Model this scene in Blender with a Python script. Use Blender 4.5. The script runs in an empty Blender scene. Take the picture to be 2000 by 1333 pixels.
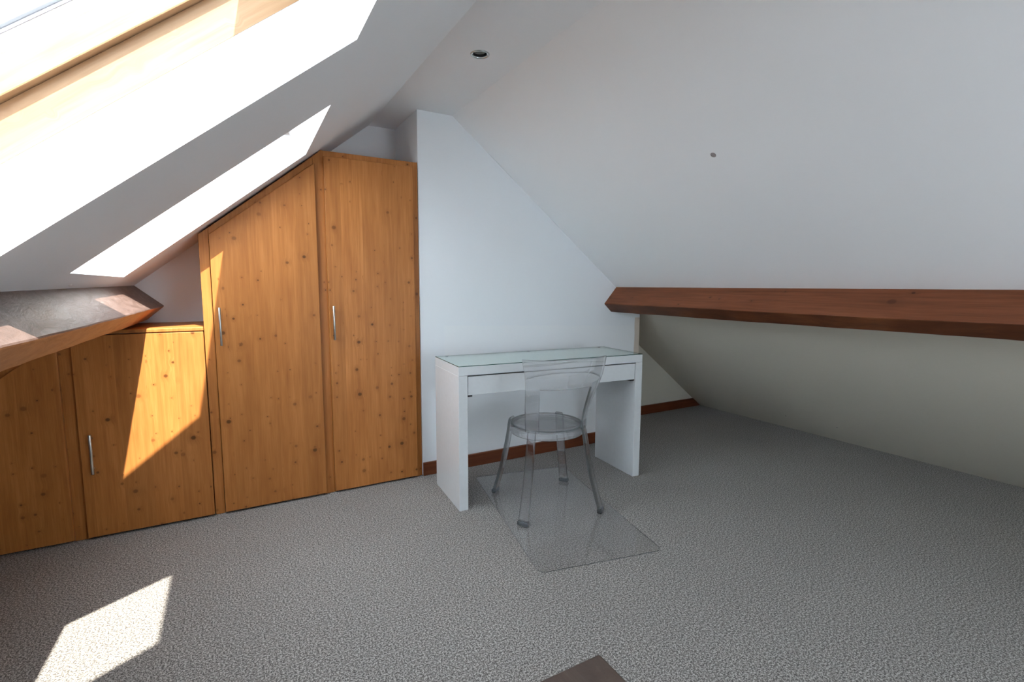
import bpy, bmesh, math, random
from mathutils import Vector, Matrix
random.seed(7)
C = bpy.context.scene.collection
SC = bpy.context.scene

# ------------------------------------------------------------------ node helpers
def new_mat(name):
    m = bpy.data.materials.new(name); m.use_nodes = True
    nt = m.node_tree
    for n in list(nt.nodes): nt.nodes.remove(n)
    out = nt.nodes.new('ShaderNodeOutputMaterial')
    return m, nt, out
def N(nt, kind, **kw):
    n = nt.nodes.new(kind)
    for k, v in kw.items():
        if k.startswith('_'): setattr(n, k[1:], v)
        else:
            key = k.replace('__', ' ')
            n.inputs[key].default_value = v
    return n
def L(nt, a, b): nt.links.new(a, b)
def math_n(nt, op, a, b=None, clamp=False):
    n = nt.nodes.new('ShaderNodeMath'); n.operation = op; n.use_clamp = clamp
    for i, v in enumerate((a, b)):
        if v is None: continue
        if isinstance(v, (int, float)): n.inputs[i].default_value = v
        else: L(nt, v, n.inputs[i])
    return n.outputs[0]
def mixc(nt, fac, a, b, mode='MIX'):
    n = nt.nodes.new('ShaderNodeMix'); n.data_type = 'RGBA'; n.blend_type = mode
    if isinstance(fac, (int, float)): n.inputs['Factor'].default_value = fac
    else: L(nt, fac, n.inputs['Factor'])
    for key, v in (('A', a), ('B', b)):
        s = [i for i in n.inputs if i.name == key and i.type == 'RGBA'][0]
        if isinstance(v, tuple): s.default_value = (v[0], v[1], v[2], 1)
        else: L(nt, v, s)
    return [o for o in n.outputs if o.type == 'RGBA'][0]
def ramp(nt, fac, stops):
    n = nt.nodes.new('ShaderNodeValToRGB'); cr = n.color_ramp
    while len(cr.elements) < len(stops): cr.elements.new(0.5)
    for e, (p, c) in zip(cr.elements, stops):
        e.position = p; e.color = (c[0], c[1], c[2], 1) if isinstance(c, tuple) else (c, c, c, 1)
    L(nt, fac, n.inputs[0]); return n.outputs[0]
def coord(nt, scale=(1, 1, 1)):
    t = nt.nodes.new('ShaderNodeTexCoord'); m = nt.nodes.new('ShaderNodeMapping')
    m.inputs['Scale'].default_value = scale
    L(nt, t.outputs['Object'], m.inputs['Vector']); return m.outputs[0]
def noise(nt, vec, scale, detail=2, rough=0.5, dist=0.0):
    n = nt.nodes.new('ShaderNodeTexNoise')
    n.inputs['Scale'].default_value = scale; n.inputs['Detail'].default_value = detail
    n.inputs['Roughness'].default_value = rough; n.inputs['Distortion'].default_value = dist
    L(nt, vec, n.inputs['Vector']); return n.outputs['Fac']
def principled(nt, out, **kw):
    b = N(nt, 'ShaderNodeBsdfPrincipled', **kw); L(nt, b.outputs[0], out.inputs[0]); return b
def bump(nt, h, strength, dist, b):
    n = nt.nodes.new('ShaderNodeBump'); n.inputs['Strength'].default_value = strength
    n.inputs['Distance'].default_value = dist
    L(nt, h, n.inputs['Height']); L(nt, n.outputs[0], b.inputs['Normal'])

# ------------------------------------------------------------------ materials
def plaster(name, col, strip=None):
    m, nt, out = new_mat(name); b = principled(nt, out, Roughness=0.85)
    b.inputs['Specular IOR Level'].default_value = 0.25
    v = coord(nt); n1 = noise(nt, v, 1.3, 3)
    c = mixc(nt, n1, tuple(x * 0.97 for x in col), tuple(min(1, x * 1.03) for x in col))
    if strip:       # an unpainted cream strip down the corner of the chimney breast
        s = nt.nodes.new('ShaderNodeSeparateXYZ'); L(nt, v, s.inputs[0])
        wob = math_n(nt, 'MULTIPLY', noise(nt, v, 9, 2), 0.012)
        xx = math_n(nt, 'ADD', s.outputs[0], wob)
        a = math_n(nt, 'GREATER_THAN', xx, strip[0]); d = math_n(nt, 'LESS_THAN', s.outputs[2], strip[1])
        c = mixc(nt, math_n(nt, 'MULTIPLY', a, d), c, strip[2])
        # a patch of fresher white paint above the desk
        p = math_n(nt, 'GREATER_THAN', xx, 0.16)
        q = math_n(nt, 'LESS_THAN', math_n(nt, 'ADD', math_n(nt, 'ADD', s.outputs[2], math_n(nt, 'MULTIPLY', s.outputs[0], 0.035)), wob), 0.955)
        r = math_n(nt, 'LESS_THAN', xx, strip[0])
        f = math_n(nt, 'MULTIPLY', math_n(nt, 'MULTIPLY', p, q), r)
        c = mixc(nt, math_n(nt, 'MULTIPLY', f, 0.55), c, (0.86, 0.88, 0.89))
    L(nt, c, b.inputs['Base Color'])
    bump(nt, noise(nt, v, 26, 4), 0.05, 0.004, b)
    return m
M = {}
WHITE = (0.85, 0.86, 0.875)
CREAM = (0.70, 0.67, 0.58)
M['plaster'] = plaster('white_plaster', WHITE)
M['breast'] = plaster('breast_plaster', (0.83, 0.86, 0.89), (1.757, 0.95, (0.66, 0.58, 0.50)))
M['cream'] = plaster('cream_plaster', CREAM)

def carpet():
    m, nt, out = new_mat('grey_carpet'); b = principled(nt, out, Roughness=0.95)
    b.inputs['Specular IOR Level'].default_value = 0.1
    b.inputs['Sheen Weight'].default_value = 0.15
    v = coord(nt)
    f = noise(nt, v, 150, 2, 0.6)
    g = noise(nt, v, 300, 1, 0.5)
    s = math_n(nt, 'ADD', math_n(nt, 'MULTIPLY', f, 0.65), math_n(nt, 'MULTIPLY', g, 0.35))
    c = ramp(nt, s, [(0.40, (0.070, 0.065, 0.060)), (0.50, (0.225, 0.210, 0.195)), (0.60, (0.53, 0.50, 0.47))])
    big = noise(nt, v, 2.2, 3, 0.6, 0.4)
    c = mixc(nt, math_n(nt, 'MULTIPLY', big, 0.30), c, (0.11, 0.105, 0.10), 'MIX')
    L(nt, c, b.inputs['Base Color'])
    bump(nt, s, 0.3, 0.003, b)
    return m
M['carpet'] = carpet()

def pine(name, light, mid, dark, axis='Z', board=0.115, knots=True, rough=0.42, tone=0.35, knot_scale=1.0):
    m, nt, out = new_mat(name); b = principled(nt, out, Roughness=rough)
    b.inputs['Specular IOR Level'].default_value = 0.25
    t = nt.nodes.new('ShaderNodeTexCoord'); s = nt.nodes.new('ShaderNodeSeparateXYZ'); L(nt, t.outputs['Object'], s.inputs[0])
    g = {'X': 0, 'Y': 1, 'Z': 2}[axis]
    oth = [i for i in range(3) if i != g]
    along = s.outputs[g]; across = math_n(nt, 'ADD', s.outputs[oth[0]], math_n(nt, 'MULTIPLY', s.outputs[oth[1]], 0.9))
    bid = math_n(nt, 'FLOOR', math_n(nt, 'DIVIDE', math_n(nt, 'ADD', across, 9.03), board))
    wn = nt.nodes.new('ShaderNodeTexWhiteNoise'); wn.noise_dimensions = '1D'; L(nt, bid, wn.inputs['W'])
    # grain coordinates, shifted from board to board
    cb = nt.nodes.new('ShaderNodeCombineXYZ')
    L(nt, math_n(nt, 'ADD', across, math_n(nt, 'MULTIPLY', wn.outputs[0], 7)), cb.inputs[0])
    L(nt, math_n(nt, 'ADD', along, math_n(nt, 'MULTIPLY', wn.outputs[0], 13)), cb.inputs[1])
    # knots
    kv = nt.nodes.new('ShaderNodeMapping'); kv.inputs['Scale'].default_value = (12 * knot_scale, 13 * knot_scale, 1)
    L(nt, cb.outputs[0], kv.inputs[0])
    vo = nt.nodes.new('ShaderNodeTexVoronoi'); vo.voronoi_dimensions = '2D'; vo.inputs['Scale'].default_value = 1; vo.inputs['Randomness'].default_value = 1
    L(nt, kv.outputs[0], vo.inputs['Vector'])
    sc = nt.nodes.new('ShaderNodeSeparateColor'); L(nt, vo.outputs['Color'], sc.inputs[0])
    has = math_n(nt, 'MULTIPLY', math_n(nt, 'GREATER_THAN', sc.outputs[0], 0.38), math_n(nt, 'ADD', math_n(nt, 'MULTIPLY', sc.outputs[2], 0.65), 0.35))
    size = math_n(nt, 'ADD', math_n(nt, 'MULTIPLY', math_n(nt, 'MULTIPLY', math_n(nt, 'MULTIPLY', sc.outputs[1], sc.outputs[1]), sc.outputs[1]), 0.10), 0.032)
    rel = math_n(nt, 'DIVIDE', vo.outputs['Distance'], size)
    knot = math_n(nt, 'MULTIPLY', ramp(nt, math_n(nt, 'MULTIPLY', rel, 0.5), [(0.35, 1.0), (0.62, 0.0)]), has)
    halo = math_n(nt, 'MULTIPLY', ramp(nt, math_n(nt, 'MULTIPLY', rel, 0.22), [(0.2, 1.0), (0.95, 0.0)]), has)
    # fine grain stretched along the boards, bending round the knots
    gm = nt.nodes.new('ShaderNodeMapping'); gm.inputs['Scale'].default_value = (1, 0.035, 1)
    off = nt.nodes.new('ShaderNodeCombineXYZ'); L(nt, math_n(nt, 'MULTIPLY', halo, 0.012), off.inputs[0])
    av = nt.nodes.new('ShaderNodeVectorMath'); av.operation = 'ADD'; L(nt, cb.outputs[0], av.inputs[0]); L(nt, off.outputs[0], av.inputs[1])
    L(nt, av.outputs[0], gm.inputs[0])
    g1 = noise(nt, gm.outputs[0], 70, 3, 0.6, 0.6); g2 = noise(nt, gm.outputs[0], 260, 2, 0.5)
    gm2 = nt.nodes.new('ShaderNodeMapping'); gm2.inputs['Scale'].default_value = (1, 0.16, 1); L(nt, av.outputs[0], gm2.inputs[0])
    g3 = noise(nt, gm2.outputs[0], 14, 3, 0.55, 0.3)
    gg = math_n(nt, 'ADD', math_n(nt, 'ADD', math_n(nt, 'MULTIPLY', g1, 0.42), math_n(nt, 'MULTIPLY', g2, 0.18)), math_n(nt, 'MULTIPLY', g3, 0.40))
    c = ramp(nt, gg, [(0.30, dark), (0.50, mid), (0.68, light)])
    tn = math_n(nt, 'MULTIPLY', wn.outputs[0], tone)
    c = mixc(nt, tn, c, tuple(x * 0.55 for x in mid))
    if knots:
        c = mixc(nt, math_n(nt, 'MULTIPLY', halo, 0.30), c, tuple(x * 0.62 for x in dark))
        c = mixc(nt, math_n(nt, 'MULTIPLY', knot, 0.85), c, tuple(x * 0.16 for x in mid))
    L(nt, c, b.inputs['Base Color'])
    bump(nt, gg, 0.12, 0.002, b)
    return m
M['pine'] = pine('honey_pine', (0.60, 0.245, 0.072), (0.465, 0.175, 0.044), (0.33, 0.110, 0.026))
M['frame_pine'] = pine('window_pine', (0.46, 0.31, 0.19), (0.38, 0.24, 0.135), (0.29, 0.165, 0.085), axis='X', board=0.4, knots=False, rough=0.4, tone=0.1)
M['skirting'] = pine('dark_skirting', (0.20, 0.062, 0.026), (0.150, 0.042, 0.017), (0.10, 0.027, 0.011), axis='X', board=0.5, knots=False, rough=0.4, tone=0.1)
M['beam_red'] = pine('red_brown_beam', (0.275, 0.096, 0.043), (0.205, 0.066, 0.028), (0.11, 0.034, 0.015), axis='Y', board=0.6, knots=True, rough=0.5, tone=0.05, knot_scale=0.5)
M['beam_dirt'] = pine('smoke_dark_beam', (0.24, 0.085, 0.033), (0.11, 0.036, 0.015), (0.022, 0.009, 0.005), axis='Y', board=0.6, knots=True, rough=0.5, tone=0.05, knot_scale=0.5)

def rough_beam(name, light, mid, dark, rough):
    m, nt, out = new_mat(name); b = principled(nt, out, Roughness=rough)
    b.inputs['Specular IOR Level'].default_value = 0.5
    v = coord(nt, (1, 0.30, 1)); a = noise(nt, v, 20, 7, 0.7, 1.5); d = noise(nt, v, 60, 4, 0.6, 0.5)
    s = math_n(nt, 'ADD', math_n(nt, 'MULTIPLY', a, 0.7), math_n(nt, 'MULTIPLY', d, 0.3))
    c = ramp(nt, s, [(0.28, dark), (0.5, mid), (0.72, light)])
    L(nt, c, b.inputs['Base Color']); bump(nt, s, 0.35, 0.01, b)
    return m
M['beam_grey'] = rough_beam('dusty_brown_beam', (0.23, 0.165, 0.145), (0.14, 0.092, 0.078), (0.075, 0.044, 0.035), 0.45)
M['beam_bounce_lit'] = rough_beam('bounce_lit_brown_beam', (0.62, 0.30, 0.135), (0.52, 0.235, 0.10), (0.34, 0.14, 0.055), 0.5)  # beam underside: warm light bounced from the sunlit floor, put into the colour
M['worn_brown'] = rough_beam('worn_dark_wood', (0.105, 0.074, 0.056), (0.066, 0.044, 0.034), (0.045, 0.027, 0.021), 0.45)

def simple(name, col, rough=0.4, metal=0.0, spec=0.5):
    m, nt, out = new_mat(name)
    b = principled(nt, out, Roughness=rough, Metallic=metal)
    b.inputs['Specular IOR Level'].default_value = spec
    v = coord(nt); n = noise(nt, v, 40, 2)
    c = mixc(nt, n, tuple(x * 0.96 for x in col), tuple(min(1, x * 1.04) for x in col))
    L(nt, c, b.inputs['Base Color']); return m
M['lacquer'] = simple('white_lacquer', (0.68, 0.71, 0.725), 0.25)
M['steel'] = simple('brushed_steel', (0.62, 0.61, 0.58), 0.28, 1.0)
M['black'] = simple('black_plastic', (0.015, 0.015, 0.017), 0.4)
M['gasket'] = simple('grey_gasket', (0.20, 0.20, 0.24), 0.6)
M['cladding'] = simple('grey_cladding', (0.30, 0.31, 0.31), 0.5)
M['bead'] = simple('white_bead', (0.82, 0.80, 0.77), 0.4)
M['chrome'] = simple('satin_chrome', (0.62, 0.65, 0.63), 0.25, 1.0)
M['lampglass'] = simple('reflector_lamp', (0.45, 0.50, 0.47), 0.2, 0.6)
M['smudge'] = simple('grey_filler', (0.30, 0.26, 0.26), 0.8)
M['screw'] = simple('dull_metal', (0.28, 0.27, 0.25), 0.45, 0.7)
M['white_screw'] = simple('pale_metal', (0.85, 0.83, 0.80), 0.3, 0.3)

def clear(name, tint, gloss_rough=0.03, glass=0.0, ior=1.45, gcol=(1, 1, 1)):
    """clear sheet: straight-through light with Fresnel gloss, optionally some refraction"""
    m, nt, out = new_mat(name)
    tr = N(nt, 'ShaderNodeBsdfTransparent'); tr.inputs[0].default_value = (*tint, 1)
    gl = N(nt, 'ShaderNodeBsdfGlossy'); gl.inputs['Roughness'].default_value = gloss_rough; gl.inputs[0].default_value = (*gcol, 1)
    lw = N(nt, 'ShaderNodeLayerWeight')          # Schlick's reflectance, the same from both sides of the sheet
    f0 = ((ior - 1) / (ior + 1)) ** 2
    fr = math_n(nt, 'ADD', math_n(nt, 'MULTIPLY', math_n(nt, 'POWER', lw.outputs['Facing'], 5.0), 1 - f0), f0)
    mx = N(nt, 'ShaderNodeMixShader'); L(nt, fr, mx.inputs[0]); L(nt, tr.outputs[0], mx.inputs[1]); L(nt, gl.outputs[0], mx.inputs[2])
    last = mx.outputs[0]
    if glass > 0:
        g = N(nt, 'ShaderNodeBsdfGlass'); g.inputs['IOR'].default_value = 1.32; g.inputs['Roughness'].default_value = 0.02
        g.inputs[0].default_value = (*tint, 1)
        m2 = N(nt, 'ShaderNodeMixShader'); m2.inputs[0].default_value = glass
        L(nt, last, m2.inputs[1]); L(nt, g.outputs[0], m2.inputs[2]); last = m2.outputs[0]
    L(nt, last, out.inputs[0]); return m
M['pane'] = clear('window_glass', (0.97, 0.98, 0.98))
M['desk_glass'] = clear('green_glass', (0.93, 0.98, 0.955))
M['glass_edge'] = simple('glass_edge_green', (0.015, 0.075, 0.06), 0.15)
M['mat'] = clear('clear_vinyl', (0.99, 0.99, 0.992), 0.10, 0.0, 1.38)
M['mat_edge'] = simple('vinyl_edge', (0.10, 0.105, 0.11), 0.3)
M['acrylic'] = clear('clear_acrylic', (0.985, 0.985, 0.99), 0.02, 0.55, 1.45)
M['acrylic_edge'] = clear('clear_acrylic_edge', (0.66, 0.69, 0.70), 0.02, 0.5, 1.5)
M['acrylic_foot'] = clear('clear_foot', (0.62, 0.65, 0.68), 0.05, 0.45, 1.5)

# ------------------------------------------------------------------ mesh helpers
def ID(v): return Vector(v)
def box(bm, a, b, f=ID):
    (x0, y0, z0), (x1, y1, z1) = a, b
    vs = [bm.verts.new(f((x, y, z))) for x in (x0, x1) for y in (y0, y1) for z in (z0, z1)]
    for q in ((0, 1, 3, 2), (4, 6, 7, 5), (0, 4, 5, 1), (2, 3, 7, 6), (0, 2, 6, 4), (1, 5, 7, 3)):
        bm.faces.new([vs[i] for i in q])
def prism(bm, poly, y0, y1, f=ID):
    """polygon in x,z pulled from y0 to y1"""
    a = [bm.verts.new(f((x, y0, z))) for x, z in poly]; b = [bm.verts.new(f((x, y1, z))) for x, z in poly]
    n = len(poly); bm.faces.new(a); bm.faces.new(b[::-1])
    for i in range(n): bm.faces.new([a[i], b[i], b[(i + 1) % n], a[(i + 1) % n]])
def quad(bm, *p): bm.faces.new([bm.verts.new(Vector(q)) for q in p])
def lathe(bm, prof, seg=48, axis=None, origin=(0, 0, 0)):
    """closed or open profile of (r,z) turned round z"""
    rings = []
    for r, z in prof:
        rings.append([bm.verts.new(Vector(origin) + Vector((r * math.cos(2 * math.pi * i / seg), r * math.sin(2 * math.pi * i / seg), z))) for i in range(seg)])
    for k in range(len(rings) - 1):
        for i in range(seg):
            j = (i + 1) % seg
            bm.faces.new([rings[k][i], rings[k][j], rings[k + 1][j], rings[k + 1][i]])
    return rings
def cyl(bm, p0, p1, r, seg=20):
    p0, p1 = Vector(p0), Vector(p1); d = (p1 - p0).normalized()
    u = d.orthogonal().normalized(); w = d.cross(u)
    A = [bm.verts.new(p0 + r * (math.cos(t) * u + math.sin(t) * w)) for t in [2 * math.pi * i / seg for i in range(seg)]]
    B = [bm.verts.new(p1 + r * (math.cos(t) * u + math.sin(t) * w)) for t in [2 * math.pi * i / seg for i in range(seg)]]
    bm.faces.new(A[::-1]); bm.faces.new(B)
    for i in range(seg): bm.faces.new([A[i], A[(i + 1) % seg], B[(i + 1) % seg], B[i]])
def obj(name, bm, mats, parent=None, bevel=0, smooth=False, seg=2):
    bmesh.ops.recalc_face_normals(bm, faces=bm.faces)
    me = bpy.data.meshes.new(name); bm.to_mesh(me); bm.free()
    for m in (mats if isinstance(mats, (list, tuple)) else [mats]): me.materials.append(m)
    o = bpy.data.objects.new(name, me); C.objects.link(o)
    if parent: o.parent = parent
    if smooth:
        for p in me.polygons: p.use_smooth = True
    if bevel:
        b = o.modifiers.new('bevel', 'BEVEL'); b.width = bevel; b.segments = seg; b.limit_method = 'ANGLE'; b.angle_limit = math.radians(40)
    return o
def thing(name, label, cat, loc=(0, 0, 0), rz=0, group=None):
    o = bpy.data.objects.new(name, None); C.objects.link(o); o.location = loc; o.rotation_euler = (0, 0, rz)
    o.empty_display_size = 0.1
    return tag(o, label, cat, group)
def tag(o, label, cat, group=None):
    o['label'] = label; o['category'] = cat
    if group: o['group'] = group
    return o
def struct(o, label=None):
    o['kind'] = 'structure'
    if label: o['label'] = label
    return o
B = bmesh.new

# ------------------------------------------------------------------ the room
YN, YB = -3.5, 1.03                    # wall behind the viewer, back wall of the alcoves
GW = (0.02, 1.20, 0.48, 1.40)        # unseen gable window, added behind the viewer for fill light
YW = 0.582                             # face of the chimney breast
ML, CL = 0.805, 2.3558                 # left roof slope  z = ML x + CL
MR, CR = 0.775, 2.391                  # right roof slope z = CR - MR x
ZC = 2.217
XL0 = -CL / ML; XL1 = (ZC - CL) / ML
XR0 = CR / MR; XR1 = (CR - ZC) / MR
hy = math.hypot(ML, 1)
EU = Vector((1 / hy, 0, ML / hy)); EN = Vector((-ML / hy, 0, 1 / hy)); O0 = EN * (CL / hy)
def S(u, y, d=0.0): return O0 + EU * u + Vector((0, y, 0)) + EN * d
def u_of_x(x): return (Vector((x, 0, ML * x + CL)) - O0).dot(EU)

bm = B(); quad(bm, (XL0 - .05, YN, 0), (XR0 + .05, YN, 0), (XR0 + .05, YB, 0), (XL0 - .05, YB, 0))
struct(obj('floor', bm, M['carpet']), 'grey speckled carpet')
# back wall of both alcoves, and the wall behind the viewer
for nm, y in (('wall_back', YB), ('wall_near', YN)):
    bm = B()
    if nm == 'wall_back':
        bm.faces.new([bm.verts.new(Vector((x, y, z))) for x, z in ((XL0, 0), (1.0, 0), (1.0, CR - MR * 1.0), (XR1, ZC), (XL1, ZC))])
        f = bm.faces.new([bm.verts.new(Vector((x, y, z))) for x, z in ((1.0, 0), (XR0, 0), (1.0, CR - MR * 1.0))]); f.material_index = 1
    else:
        x0, x1, z0, z1 = GW
        zl = lambda x: ML * x + CL
        zr = lambda x: CR - MR * x
        for poly in (((XL0, 0), (x0, 0), (x0, zl(x0))), ((x1, 0), (XR0, 0), (x1, zr(x1))), ((x0, 0), (x1, 0), (x1, z0), (x0, z0)),
                     ((x0, z1), (x1, z1), (x1, zr(x1)), (XR1, ZC), (XL1, ZC), (x0, zl(x0)))):
            bm.faces.new([bm.verts.new(Vector((x, y, z))) for x, z in poly])
        for (xa, za, xb, zb) in ((x0, z0, x1, z0), (x1, z0, x1, z1), (x1, z1, x0, z1), (x0, z1, x0, z0)):
            quad(bm, (xa, y, za), (xb, y, zb), (xb, y - 0.12, zb), (xa, y - 0.12, za))
    struct(obj(nm, bm, [M['plaster'], M['cream']]))
# chimney breast
bm = B()
prism(bm, [(0, -0.0), (1.804, -0.0), (1.804, CR - MR * 1.804), (XR1, ZC), (0, ZC)], YW, YB)
struct(obj('wall_middle', bm, M['breast'], bevel=0.004), 'white chimney breast behind the desk')

# left roof slope with three skylight openings: (y near, y far, sill u, head u near, head u far)
W1 = (-1.780, -1.005, u_of_x(-1.380), u_of_x(-0.703), u_of_x(-0.695))
W2 = (-0.415, 0.426, u_of_x(-1.405), u_of_x(-0.657), u_of_x(-0.636))
W3 = (-3.290, -2.440, u_of_x(-1.380), u_of_x(-0.703), u_of_x(-0.695))
DJ = 0.125
SPLAY2 = 0.045                          # unseen near cheek of the second opening, splayed to lower the door's sun patch
U0, U1 = u_of_x(XL0), u_of_x(XL1)
bm = B()
ys = [YN]
for w in (W1, W2): ys += [w[0], w[1]]
ys.append(YB)
for i in range(0, len(ys), 2):
    quad(bm, S(U0, ys[i]), S(U1, ys[i]), S(U1, ys[i + 1]), S(U0, ys[i + 1]))
for (a, b, us, hn, hf), sp_ in ((W1, 0.0), (W2, SPLAY2)):
    quad(bm, S(U0, a), S(us, a), S(us, b), S(U0, b))
    quad(bm, S(hn, a), S(U1, a), S(U1, b), S(hf, b))
    quad(bm, S(us, a), S(us, a - sp_, DJ), S(hn, a - sp_, DJ), S(hn, a))
    quad(bm, S(us, b), S(us, b, DJ), S(hf, b, DJ), S(hf, b))
    quad(bm, S(us, a), S(us, a - sp_, DJ), S(us, b, DJ), S(us, b))
    quad(bm, S(hn, a), S(hn, a - sp_, DJ), S(hf, b, DJ), S(hf, b))
bmesh.ops.remove_doubles(bm, verts=bm.verts, dist=0.0005)
struct(obj('wall_left', bm, M['plaster']), 'white sloping wall with skylights')
# right roof slope, cream below the purlin
bm = B()
xs = 1.62
quad(bm, (XR1, YN, ZC), (xs, YN, CR - MR * xs), (xs, YB, CR - MR * xs), (XR1, YB, ZC))
f0 = len(bm.faces)
quad(bm, (xs, YN, CR - MR * xs), (XR0, YN, 0), (XR0, YB, 0), (xs, YB, CR - MR * xs))
bm.faces.ensure_lookup_table(); bm.faces[f0].material_index = 1
struct(obj('wall_right', bm, [M['plaster'], M['cream']]), 'white sloping wall, cream below the beam')
# flat strip of ceiling with the hole of the downlight
LX, LY, LR = 0.020, -0.222, 0.034
bm = B()
q = 0.08
quad(bm, (XL1, YN, ZC), (XR1, YN, ZC), (XR1, LY - q, ZC), (XL1, LY - q, ZC))
quad(bm, (XL1, LY + q, ZC), (XR1, LY + q, ZC), (XR1, YB, ZC), (XL1, YB, ZC))
quad(bm, (XL1, LY - q, ZC), (LX - q, LY - q, ZC), (LX - q, LY + q, ZC), (XL1, LY + q, ZC))
quad(bm, (LX + q, LY - q, ZC), (XR1, LY - q, ZC), (XR1, LY + q, ZC), (LX + q, LY + q, ZC))
n = 32
def sqp(t):
    c, s = math.cos(t), math.sin(t); k = q / max(abs(c), abs(s)); return (LX + c * k, LY + s * k, ZC)
for i in range(n):
    t0, t1 = 2 * math.pi * i / n, 2 * math.pi * (i + 1) / n
    quad(bm, (LX + LR * math.cos(t0), LY + LR * math.sin(t0), ZC), sqp(t0), sqp(t1), (LX + LR * math.cos(t1), LY + LR * math.sin(t1), ZC))
bmesh.ops.remove_doubles(bm, verts=bm.verts, dist=0.0005)
struct(obj('ceiling', bm, M['plaster']))

# skirting boards
bm = B(); box(bm, (0.002, YW - 0.018, 0), (1.804 + 0.018, YW, 0.083)); box(bm, (1.804, YW, 0), (1.822, YB - 0.018, 0.083))
struct(obj('baseboard_middle', bm, M['skirting'], bevel=0.003), 'dark red-brown skirting board')
bm = B(); prism(bm, [(1.822, 0), (XR0 - 0.005, 0), (XR0 - 0.005 - 0.083 / MR, 0.083), (1.822, 0.083)], YB - 0.018, YB)
struct(obj('baseboard_back', bm, M['skirting'], bevel=0.002), 'dark red-brown skirting board')

# skylights
def skylight(idx, w, splay=0.0):
    a, b, us, hn, hf = w; h = min(hn, hf)
    a -= splay
    root = bpy.data.objects.new('window_%d' % idx, None); C.objects.link(root); struct(root)
    u0_, y0_ = (us + h) / 2, (a + b) / 2
    root.matrix_world = Matrix.Translation(S(u0_, y0_, DJ)) @ Matrix((EU, (0, 1, 0), EN)).transposed().to_4x4()
    def T(v): return Vector((v[0] - u0_, v[1] - y0_, v[2] - DJ))
    def ring(bm, d0, d1, i_out, i_in, head=None):
        hi = i_in if head is None else head
        # i_out / i_in: distance of the outer and inner edge inside the opening
        box(bm, (us + i_out, a + i_out, d0), (h - i_out, a + i_in, d1), T)
        box(bm, (us + i_out, b - i_in, d0), (h - i_out, b - i_out, d1), T)
        box(bm, (us + i_out, a + i_in, d0), (us + i_in, b - i_in, d1), T)
        box(bm, (h - hi, a + i_in, d0), (h - i_out, b - i_in, d1), T)
    bm = B(); ring(bm, DJ, 0.205, -0.06, 0.001); box(bm, (h + .0, a, DJ), (h + .06, b, 0.205), T); obj('window_frame', bm, M['frame_pine'], root)
    s = B(); ring(s, 0.206, 0.258, -0.05, 0.026); sash = obj('sash', s, M['frame_pine'], root, bevel=0.003)
    s = B(); ring(s, 0.2585, 0.264, -0.05, 0.018); ring(s, 0.264, 0.288, -0.05, 0.022); obj('glazing_bead', s, M['bead'], sash)
    s = B(); ring(s, 0.288, 0.293, -0.05, 0.024); obj('gasket', s, M['gasket'], sash)
    s = B(); box(s, (us - 0.02, a - 0.02, 0.294), (h + 0.02, b + 0.02, 0.300), T); obj('pane', s, M['pane'], sash)
    s = B(); ring(s, 0.301, 0.318, -0.07, 0.018, 0.018 if idx == 1 else 0.062); obj('cladding', s, M['cladding'], root, bevel=0.008)  # second skylight: head cladding widened to shade the edge of its sun patch
    return root
struct(skylight(1, W1), 'nearest pine-framed skylight at top left')
struct(skylight(2, W2, SPLAY2), 'skylight beside the wardrobe')

# made-up window in the gable, out of view, brightens the room
gw = bpy.data.objects.new('window_3', None); C.objects.link(gw); struct(gw, 'unseen window added in the gable behind the viewer as fill light')
gw.location = ((GW[0] + GW[1]) / 2, YN - 0.09, GW[2])
gx, gz = (GW[1] - GW[0]) / 2, GW[3] - GW[2]
bm = B()
for a_, b_ in (((-gx, -.03, 0), (gx, .03, .05)), ((-gx, -.03, gz - .05), (gx, .03, gz)), ((-gx, -.03, .05), (-gx + .05, .03, gz - .05)), ((gx - .05, -.03, .05), (gx, .03, gz - .05)), ((-.03, -.03, .05), (.03, .03, gz - .05))): box(bm, a_, b_)
obj('window_frame', bm, M['bead'], gw, bevel=0.003)
for sx in (-1, 1):
    bm = B(); xa, xb = sorted((sx * .031, sx * (gx - .051))); box(bm, (xa, -.003, .051), (xb, .003, gz - .051)); obj('pane', bm, M['pane'], gw)

# ------------------------------------------------------------------ roof beams
def beam(name, prof0, prof1, y0, y1, mats, face_mats, label, seed, amp):
    """four-sided hewn timber: profile corners at the near and far end"""
    rnd = random.Random(seed); bm = B(); n = 70; rings = []
    ph = [[rnd.uniform(0, 6.28) for _ in range(8)] for _ in range(4)]
    for i in range(n + 1):
        t = i / n; y = y0 + (y1 - y0) * t; ring = []
        for k in range(4):
            p = [prof0[k][j] * (1 - t) + prof1[k][j] * t for j in (0, 1)]
            w = sum(math.sin(y * f + ph[k][m]) / (1 + 0.35 * m) for m, f in enumerate((2.3, 4.1, 7.7, 13.0, 24.0, 41.0, 63.0))) * amp
            v = sum(math.cos(y * f + ph[(k + 1) % 4][m]) / (1 + 0.35 * m) for m, f in enumerate((2.9, 5.1, 8.3, 15.0, 29.0, 47.0))) * amp
            if k in (0, 3): w *= 0.3; v *= 0.3
            ring.append(bm.verts.new(Vector((p[0] + w, y, p[1] + v))))
        rings.append(ring)
    for i in range(n):
        for k in range(4):
            f = bm.faces.new([rings[i][k], rings[i][(k + 1) % 4], rings[i + 1][(k + 1) % 4], rings[i + 1][k]]); f.material_index = face_mats[k]
    bm.faces.new(rings[0][::-1]); bm.faces.new(rings[-1])
    o = obj(name, bm, mats)
    b = o.modifiers.new('bevel', 'BEVEL'); b.width = 0.006; b.segments = 2; b.limit_method = 'ANGLE'; b.angle_limit = math.radians(45)
    return tag(o, label, 'beam')
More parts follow.
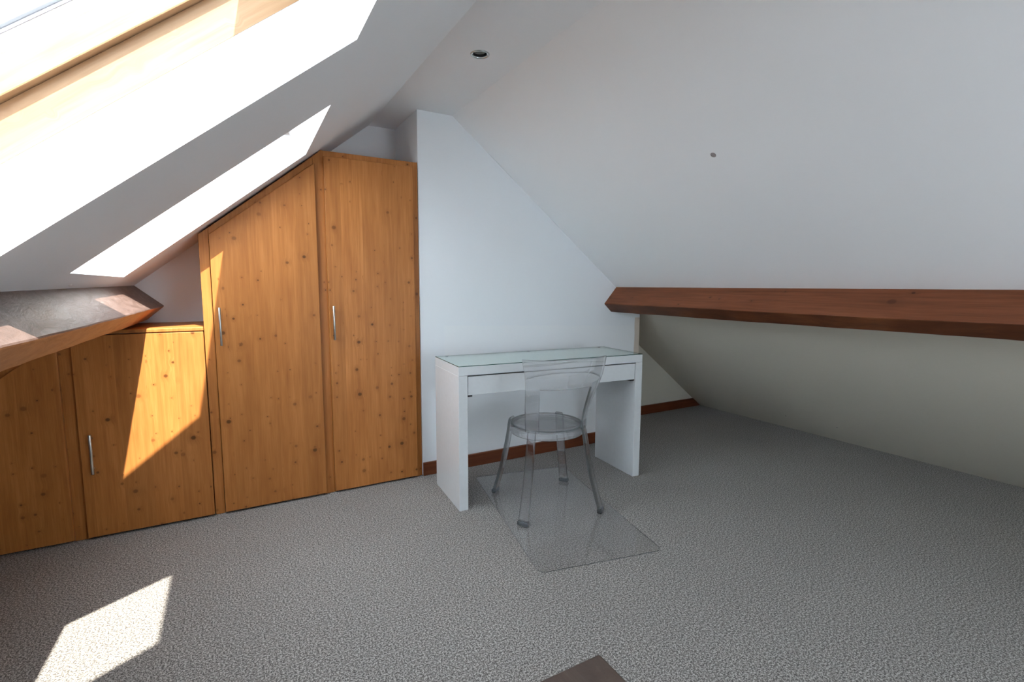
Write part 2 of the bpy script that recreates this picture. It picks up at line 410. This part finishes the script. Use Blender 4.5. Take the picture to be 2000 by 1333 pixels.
# corners: on the slope above, inner tip, lower corner, on the slope below
LB1 = [(-1.455, 1.190), (-1.322, 1.074), (-1.409, 0.996), (-1.545, 1.118)]
LB0 = [(-1.492, 1.160), (-1.432, 1.072), (-1.528, 0.994), (-1.600, 1.075)]
beam('roof_beam', LB0, LB1, YN, YB, [M['beam_grey'], M['beam_bounce_lit']], [0, 1, 1, 0],
     'dusty grey-brown hewn timber beam on the left, under the skylights, above the low cupboard', 3, 0.0008)
RB1 = [(1.556, 1.190), (1.438, 1.063), (1.510, 0.998), (1.634, 1.128)]
RB0 = [(1.556, 1.190), (1.438, 1.063), (1.510, 0.998), (1.634, 1.128)]
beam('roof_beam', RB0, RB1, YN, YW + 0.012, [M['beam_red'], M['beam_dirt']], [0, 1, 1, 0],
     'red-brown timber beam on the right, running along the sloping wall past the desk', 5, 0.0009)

# ------------------------------------------------------------------ fitted pine wardrobe and cupboard
YF, YD, YK = 0.584, 0.562, 1.015       # frame face, door face, back
def door(name, parent, poly, label=None):
    bm = B(); prism(bm, poly, YD, YF - 0.002); o = obj(name, bm, M['pine'], parent, bevel=0.0025)
    if label: o['label'] = label
    return o
def handle(parent, x, z0, z1):
    bm = B(); y = YD - 0.030
    cyl(bm, (x, y, z0), (x, y, z1), 0.0062, 20)
    for z in (z0 + 0.022, z1 - 0.022): cyl(bm, (x, y, z), (x, YD, z), 0.0045, 14)
    o = obj('handle', bm, M['steel'], parent, bevel=0.001, smooth=False); o['label'] = 'brushed steel bar handle'
    for p in o.data.polygons: p.use_smooth = len(p.vertices) == 4
    return o
T0 = ML * 1.0
def zs(x, off): return ML * x + CL - 0.012 - off
wr = thing('fitted_wardrobe', 'tall honey pine fitted wardrobe, its top slanting under the roof, with two doors', 'wardrobe', (-0.56, YF, 0))
def loc(bm_o, root):                   # keep world coordinates while parented to a moved Empty
    bm_o.matrix_parent_inverse = root.matrix_basis.inverted(); return bm_o
# face frame: stiles, sloped rail, top rail
bm = B()
xa, xb, xc, xd, xe, xf, xg = -1.1245, -1.081, -0.578, -0.530, -0.530, -0.037, -0.003
prism(bm, [(xa, 0), (xb, 0), (xb, zs(xb, 0)), (xa, zs(xa, 0))], YF, YF + 0.022)
prism(bm, [(xc - 0.004, 0), (xd + 0.004, 0), (xd + 0.004, 1.914), (-0.5425, 1.914), (xc - 0.004, zs(xc - 0.004, 0))], YF, YF + 0.022)
prism(bm, [(xf - 0.004, 0), (xg, 0), (xg, 1.914), (xf - 0.004, 1.914)], YF, YF + 0.022)
prism(bm, [(xb, zs(xb, 0.06)), (xc - 0.004, zs(xc - 0.004, 0.06)), (xc - 0.004, zs(xc - 0.004, 0)), (xb, zs(xb, 0))], YF, YF + 0.022)
prism(bm, [(xd + 0.004, 1.872), (xf - 0.004, 1.872), (xf - 0.004, 1.914), (xd + 0.004, 1.914)], YF, YF + 0.022)
loc(obj('face_frame', bm, M['pine'], wr, bevel=0.0015), wr)
bm = B()
box(bm, (xa, YF + 0.022, 0.0), (xa + 0.02, YK, zs(xa, 0.004)))
box(bm, (xg - 0.02, YF + 0.022, 0.0), (xg, YK, 1.894))
box(bm, (-0.53, YF + 0.022, 1.894), (xg, YK, 1.914))
prism(bm, [(xa + 0.02, zs(xa + 0.02, 0.022)), (-0.53, 1.892), (-0.53, 1.914), (-0.5425, 1.914), (xa + 0.02, zs(xa + 0.02, 0.0))], YF + 0.022, YK)
box(bm, (xa + 0.02, YK - 0.012, 0.0), (xg - 0.02, YK, 1.44))
loc(obj('carcass', bm, M['pine'], wr), wr)
d1 = loc(door('door', wr, [(xb + 0.002, 0.011), (xc, 0.011), (xc, zs(xc, 0.040)), (xb + 0.002, zs(xb, 0.034))], 'pine door with slanted top'), wr)
h = handle(d1, -1.053, 0.890, 1.080); 
d2 = loc(door('door', wr, [(xd, 0.011), (xf, 0.011), (xf, 1.882), (xd, 1.882)], 'tall rectangular pine door'), wr)
handle(d2, -0.510, 0.891, 1.079)

cu = thing('low_cupboard', 'low honey pine cupboard left of the wardrobe, partly under the beam', 'cupboard', (-1.60, YF, 0))
ZT = 0.990
x0, x1 = -2.32, -1.1265
bm = B()
prism(bm, [(-1.685 - .004, 0), (-1.637 + .004, 0), (-1.637 + .004, 0.966), (-1.685 - .004, 0.966)], YF, YF + 0.022)
prism(bm, [(-2.32, 0), (-2.24, 0), (-2.24, zs(-2.24, 0.0)), (-2.32, zs(-2.32, 0.0))], YF, YF + 0.022)
prism(bm, [(-2.24, zs(-2.24, 0.06)), (-1.689, zs(-1.689, 0.06)), (-1.689, zs(-1.689, 0.0)), (-2.24, zs(-2.24, 0.0))], YF, YF + 0.022)
loc(obj('face_frame', bm, M['pine'], cu, bevel=0.0015), cu)
bm = B(); box(bm, (-1.689, YD - 0.001, 0.966), (x1, YF + 0.022, 0.984))
loc(obj('top_rail', bm, M['pine'], cu, bevel=0.003), cu)
bm = B(); box(bm, (-1.692, YF + 0.022, 0.966), (x1, YK, 0.984))
loc(obj('top_board', bm, M['pine'], cu, bevel=0.001), cu)
bm = B(); box(bm, (x1 - 0.02, YF + 0.022, 0), (x1, YK, 0.966)); box(bm, (-2.32, YF + 0.022, 0), (-2.30, YK, zs(-2.32, 0.03)))
box(bm, (-2.30, YK - 0.012, 0), (x1 - 0.02, YK, 0.42))
loc(obj('carcass', bm, M['pine'], cu), cu)
d3 = loc(door('door', cu, [(-1.637, 0.011), (x1 - 0.0015, 0.011), (x1 - 0.0015, 0.962), (-1.637, 0.962)], 'square pine door with sunlight on it'), cu)
handle(d3, -1.593, 0.323, 0.509)
d4 = loc(door('door', cu, [(-2.24, 0.011), (-1.685, 0.011), (-1.685, zs(-1.685, 0.045)), (-2.24, zs(-2.24, 0.045))], 'shaded pine door under the beam'), cu)

# ------------------------------------------------------------------ desk
DR = math.radians(-3.93)
dk = thing('desk', 'white lacquered desk with slab sides and a drawer, against the chimney breast', 'desk', (0, 0, 0), DR)
DW, DD, DH = 1.2, 0.41, 0.7755
bm = B(); box(bm, (0, 0, 0.7285), (DW, DD, DH)); obj('desktop', bm, M['lacquer'], dk, bevel=0.0015)
for x in (0, DW - 0.05):
    bm = B(); box(bm, (x, 0, 0), (x + 0.05, DD, 0.728)); obj('side_panel', bm, M['lacquer'], dk, bevel=0.0015)
bm = B(); box(bm, (0.05, DD - 0.028, 0.560), (DW - 0.05, DD - 0.008, 0.728)); obj('back_panel', bm, M['lacquer'], dk)
bm = B(); box(bm, (0.054, 0.006, 0.623), (DW - 0.054, 0.024, 0.721)); dr = obj('drawer', bm, M['lacquer'], dk, bevel=0.001)
bm = B(); box(bm, (0.09, 0.024, 0.632), (0.104, 0.34, 0.70)); box(bm, (DW - 0.104, 0.024, 0.632), (DW - 0.09, 0.34, 0.70)); box(bm, (0.104, 0.326, 0.632), (DW - 0.104, 0.34, 0.70)); box(bm, (0.104, 0.024, 0.632), (DW - 0.104, 0.326, 0.640))
obj('drawer_box', bm, M['lacquer'], dr)
for xx in (0.0505, DW - 0.0505 - 0.030):
    bm = B(); box(bm, (xx, 0.014, 0.612), (xx + 0.030, 0.34, 0.6225)); r = obj('drawer_runner', bm, M['black'], dk); r['label'] = 'black drawer runner'
# loose glass top
gt = thing('glass_top', 'thin sheet of greenish glass lying on the white desk', 'glass sheet', (0, 0, DH), DR)
bm = B(); box(bm, (0.001, 0.001, 0.0006), (DW - 0.001, DD - 0.001, 0.0045))
for f in bm.faces:
    f.material_index = 0
bm.normal_update()
for f in bm.faces:
    if abs(f.normal.z) < 0.5: f.material_index = 1
obj('glass_sheet', bm, [M['desk_glass'], M['glass_edge']], gt)
for x in (0.06, 0.60, DW - 0.06):
    bm = B(); lathe(bm, [(0, 0.0046), (0.009, 0.0046), (0.009, 0.0056), (0, 0.0060)], 16, origin=(x, DD - 0.035, 0))
    p = obj('pad', bm, M['gasket'], gt); p['label'] = 'small round grey pad'

# ------------------------------------------------------------------ clear chair
CZ = 0.0046
ch = thing('chair', 'clear transparent plastic chair with a round seat and flared back, at the desk', 'chair', (0.467, -0.118, CZ), math.radians(-9.2))
def rounded_rect(w, t, r, n=4):
    pts = []
    for cx, cy, a0 in ((w / 2 - r, t / 2 - r, 0), (-w / 2 + r, t / 2 - r, 90), (-w / 2 + r, -t / 2 + r, 180), (w / 2 - r, -t / 2 + r, 270)):
        for i in range(n + 1):
            a = math.radians(a0 + 90 * i / n); pts.append((cx + r * math.cos(a), cy + r * math.sin(a)))
    return pts
def sweep(bm, path, width_dir, sizes):
    """path of points; blade wide along width_dir, thick across it"""
    rings = []
    for i, p in enumerate(path):
        p = Vector(p); a = Vector(path[max(0, i - 1)]); b = Vector(path[min(len(path) - 1, i + 1)])
        tg = (b - a).normalized(); w = Vector(width_dir); w = (w - tg * w.dot(tg)).normalized(); th = tg.cross(w)
        rings.append([bm.verts.new(p + w * x + th * y) for x, y in rounded_rect(sizes[i][0], sizes[i][1], min(sizes[i]) * 0.40)])
    n = len(rings[0])
    for k in range(len(rings) - 1):
        for i in range(n): bm.faces.new([rings[k][i], rings[k][(i + 1) % n], rings[k + 1][(i + 1) % n], rings[k + 1][i]])
    bm.faces.new(rings[0][::-1]); bm.faces.new(rings[-1])
def smooth_path(pts, n=24):
    out = []
    m = len(pts) - 1
    for i in range(n + 1):
        t = i / n * m; k = min(int(t), m - 1); f = t - k
        p0, p1, p2, p3 = (Vector(pts[max(0, min(m, k + j))]) for j in (-1, 0, 1, 2))
        out.append(0.5 * ((2 * p1) + (p2 - p0) * f + (2 * p0 - 5 * p1 + 4 * p2 - p3) * f * f + (3 * p1 - p0 - 3 * p2 + p3) * f ** 3))
    return out
SZ = 0.452
bm = B()
lathe(bm, [(0.0, SZ - 0.010), (0.10, SZ - 0.009), (0.165, SZ - 0.005), (0.186, SZ + 0.000), (0.1955, SZ + 0.001), (0.199, SZ - 0.003),
           (0.199, SZ - 0.046), (0.197, SZ - 0.049), (0.191, SZ - 0.049), (0.190, SZ - 0.046), (0.190, SZ - 0.014), (0.165, SZ - 0.017), (0.10, SZ - 0.021), (0.0, SZ - 0.022)], 72)
bmesh.ops.remove_doubles(bm, verts=bm.verts, dist=0.0002)
bm.normal_update()
for f in bm.faces:
    r_ = math.hypot(*f.calc_center_median().xy)
    if 0.186 < r_ and abs(f.normal.z) > 0.45: f.material_index = 1
obj('seat', bm, [M['acrylic'], M['acrylic_edge']], ch, smooth=True)
for ang in (45, 135, 225, 315):
    a = math.radians(ang); rd = Vector((math.cos(a), math.sin(a), 0)); td = Vector((-math.sin(a), math.cos(a), 0))
    front = ang < 180
    top = [(0.203, SZ + 0.000), (0.214, SZ - 0.014)] if front else [(0.205, SZ - 0.002), (0.212, SZ - 0.02)]
    prof = top + [(0.222, 0.38), (0.236, 0.30), (0.258, 0.20), (0.285, 0.10), (0.308, 0.022)]
    path = smooth_path([rd * r + Vector((0, 0, z)) for r, z in prof], 26)
    sizes = []
    for p in path:
        t = (SZ - p.z) / SZ; sizes.append((0.044 + 0.010 * t, 0.017 + 0.004 * math.sin(min(1, max(0, t)) * 3.14)))
    bm = B(); sweep(bm, path, td, sizes)
    bm.normal_update()
    for f in bm.faces: f.material_index = 1 if abs(f.normal.dot(td)) > 0.6 else 0
    lg = obj('leg', bm, [M['acrylic'], M['acrylic_edge']], ch, smooth=True)
    mod = lg.modifiers.new('edges', 'EDGE_SPLIT'); mod.split_angle = math.radians(50)
    bm = B(); Mx = Matrix.Translation(rd * 0.311) @ Matrix.Rotation(a, 4, 'Z')
    box(bm, (-0.013, -0.029, 0.0), (0.013, 0.029, 0.021), lambda v: Mx @ Vector(v))
    ft = obj('foot', bm, M['acrylic_foot'], lg, bevel=0.005, seg=3)
# backrest: one curved sheet, two blades below and a flared panel above
bm = B()
NU, NV = 40, 44
VS = 0.615
def back_pt(u, v):
    z = SZ - 0.006 + (0.835 - CZ - SZ + 0.006) * v
    hw = 0.172 + 0.012 * v + 0.048 * v ** 1.6
    x = u * hw
    y0_ = -math.sqrt(max(1e-6, 0.213 ** 2 - x * x))
    yt = -0.218 - 0.050 * (1 - u * u)
    k = min(1, v / 0.85); k = k * k * (3 - 2 * k)
    y = y0_ * (1 - k) + yt * k
    if v > 0.93: z += 0.006 * (abs(u) ** 3) * (v - 0.93) / 0.07
    return Vector((x, y, z))
vg = {}
def gv(i, j):
    if (i, j) not in vg: vg[(i, j)] = bm.verts.new(back_pt(-1 + 2 * i / NU, j / NV))
    return vg[(i, j)]
for i in range(NU):
    for j in range(NV):
        uc = abs(-1 + 2 * (i + 0.5) / NU); vc = (j + 0.5) / NV
        lim = 0.70 + 0.02 * vc
        if vc < VS and uc < lim: continue
        bm.faces.new([gv(i, j), gv(i + 1, j), gv(i + 1, j + 1), gv(i, j + 1)])
bk = obj('backrest', bm, [M['acrylic'], M['acrylic_edge']], ch, smooth=True)
so = bk.modifiers.new('thick', 'SOLIDIFY'); so.thickness = 0.012; so.offset = 0; so.material_offset_rim = 1
bv = bk.modifiers.new('bevel', 'BEVEL'); bv.width = 0.003; bv.segments = 2; bv.limit_method = 'ANGLE'; bv.angle_limit = math.radians(50)
# chair mat
mt = B()
MA = math.radians(-11.2); mw, ml = 0.60, 1.10
pts = []
r = 0.03
for cx, cy, a0 in ((mw - r, ml - r, 0), (r, ml - r, 90), (r, r, 180), (mw - r, r, 270)):
    for i in range(7):
        a = math.radians(a0 + 15 * i); pts.append((cx + r * math.cos(a), cy + r * math.sin(a)))
prism(mt, [(p[0], p[1]) for p in pts], 0.0012, 0.0040, lambda v: Vector((v[0], v[2], v[1])))
mt.normal_update()
for f in mt.faces: f.material_index = 1 if abs(f.normal.z) < 0.5 else 0
o = obj('chair_mat', mt, [M['mat'], M['mat_edge']])
o.location = (0.062, -0.690, 0); o.rotation_euler = (0, 0, MA)
tag(o, 'clear plastic floor mat lying on the carpet under the transparent chair', 'floor mat')

# ------------------------------------------------------------------ downlight
dl = thing('downlight', 'small round chrome recessed spotlight in the ceiling', 'spotlight', (LX, LY, ZC))
bm = B(); lathe(bm, [(0.033, 0.004), (0.0335, -0.001), (0.037, -0.004), (0.042, -0.003), (0.0435, 0.0), (0.043, 0.0005)], 48); obj('trim_ring', bm, M['chrome'], dl, smooth=True)
bm = B(); lathe(bm, [(0.0325, 0.003), (0.0325, 0.055), (0.0, 0.056)], 40); bmesh.ops.remove_doubles(bm, verts=bm.verts, dist=0.0002); obj('housing', bm, M['black'], dl, smooth=True)
bm = B(); lathe(bm, [(0.0, 0.008), (0.010, 0.010), (0.022, 0.004), (0.0245, 0.004), (0.0245, 0.012), (0.014, 0.045), (0.0, 0.046)], 40); bmesh.ops.remove_doubles(bm, verts=bm.verts, dist=0.0002)
lp = obj('lamp', bm, M['lampglass'], dl, smooth=True); lp.rotation_euler = (math.radians(10), math.radians(-6), 0); lp.location = (0.001, 0.004, 0.002)

# ------------------------------------------------------------------ small fixings
def stud(name, p, nrm, r, mat, label, cat, group=None):
    bm = B(); lathe(bm, [(0, 0.0035), (r * 0.55, 0.003), (r, 0.0004), (r, -0.001), (0, -0.001)], 20)
    bmesh.ops.remove_doubles(bm, verts=bm.verts, dist=0.0002)
    o = obj(name, bm, mat, smooth=True); o.location = p
    o.rotation_euler = Vector(nrm).to_track_quat('Z', 'Y').to_euler(); return tag(o, label, cat, group)
hr = math.hypot(MR, 1); NR = Vector((-MR / hr, 0, -1 / hr))
def onr(x, y): return Vector((x, y, CR - MR * x))
stud('wall_plug', onr(0.824, -0.839), NR, 0.0125, M['smudge'], 'small dark round spot high on the white right-hand sloping wall', 'wall plug')
stud('nail', onr(2.895, 0.016), NR, 0.005, M['screw'], 'tiny nail head low on the cream slope, the one nearer the desk', 'nail')
stud('nail', onr(2.890, -0.381), NR, 0.005, M['screw'], 'tiny nail head low on the cream slope, the one farther from the desk', 'nail')
stud('screw', S(u_of_x(-1.447), -0.227), -EN, 0.006, M['white_screw'], 'tiny shiny screw head just above the left grey-brown beam', 'screw')

# ------------------------------------------------------------------ chest whose corner shows at the bottom edge
cx0, cx1, cy0, cy1, cz = -1.22, -0.381, -2.02, -1.600, 0.45
bx = thing('wooden_chest', 'dark worn brown wooden chest, only its top corner showing at the bottom edge', 'chest', ((cx0 + cx1) / 2, (cy0 + cy1) / 2, 0))
bm = B(); box(bm, (cx0, cy0, cz - 0.028), (cx1, cy1, cz)); loc(obj('lid', bm, M['worn_brown'], bx, bevel=0.005), bx)
bm = B(); box(bm, (cx0 + 0.02, cy0 + 0.02, 0.06), (cx1 - 0.02, cy1 - 0.02, cz - 0.029)); loc(obj('body', bm, M['worn_brown'], bx, bevel=0.003), bx)
bm = B(); box(bm, (cx0 + 0.008, cy0 + 0.008, 0.0), (cx1 - 0.008, cy1 - 0.008, 0.06)); loc(obj('plinth', bm, M['worn_brown'], bx, bevel=0.003), bx)

# ------------------------------------------------------------------ light
w = bpy.data.worlds.new('sky'); SC.world = w; w.use_nodes = True
nt = w.node_tree
bg = nt.nodes['Background']; bg.inputs[0].default_value = (0.80, 0.90, 1.0, 1); bg.inputs[1].default_value = 8.6
sd = Vector((-0.178, 0.672, -1.0)).normalized()
sl = bpy.data.lights.new('sun', 'SUN'); sl.energy = 17.0; sl.angle = math.radians(0.6); sl.color = (1.0, 0.93, 0.82)
so_ = bpy.data.objects.new('sun', sl); C.objects.link(so_); so_.rotation_euler = (-sd).to_track_quat('Z', 'Y').to_euler(); so_.location = (-1, -3, 6)

# ------------------------------------------------------------------ camera
f, yaw, pitch, roll = 967.14281, 0.514374570, 0.111102995, 0.00408061550
cyw, syw, cp, sp, cr_, sr_ = math.cos(yaw), math.sin(yaw), math.cos(pitch), math.sin(pitch), math.cos(roll), math.sin(roll)
F = Vector((syw * cp, cyw * cp, -sp)); R = Vector((cyw, -syw, 0)); U = R.cross(F)
R2 = cr_ * R + sr_ * U; U2 = -sr_ * R + cr_ * U
cd = bpy.data.cameras.new('camera'); cam = bpy.data.objects.new('camera', cd); C.objects.link(cam)
cd.sensor_fit = 'HORIZONTAL'; cd.sensor_width = 36; cd.lens = f / 2000 * 36; cd.clip_start = 0.02
mt4 = Matrix(((R2.x, U2.x, -F.x, -0.997151397), (R2.y, U2.y, -F.y, -2.32292507), (R2.z, U2.z, -F.z, 1.19379742), (0, 0, 0, 1)))
cam.matrix_world = mt4
SC.camera = cam
SC.view_settings.view_transform = 'Standard'; SC.view_settings.look = 'None'
SC.view_settings.gamma = 1; SC.view_settings.use_curve_mapping = False
SC.view_settings.exposure = 0.35
SC.cycles.max_bounces = 14; SC.cycles.diffuse_bounces = 8; SC.cycles.transparent_max_bounces = 24; SC.cycles.transmission_bounces = 12
SC.cycles.sample_clamp_indirect = 6.0
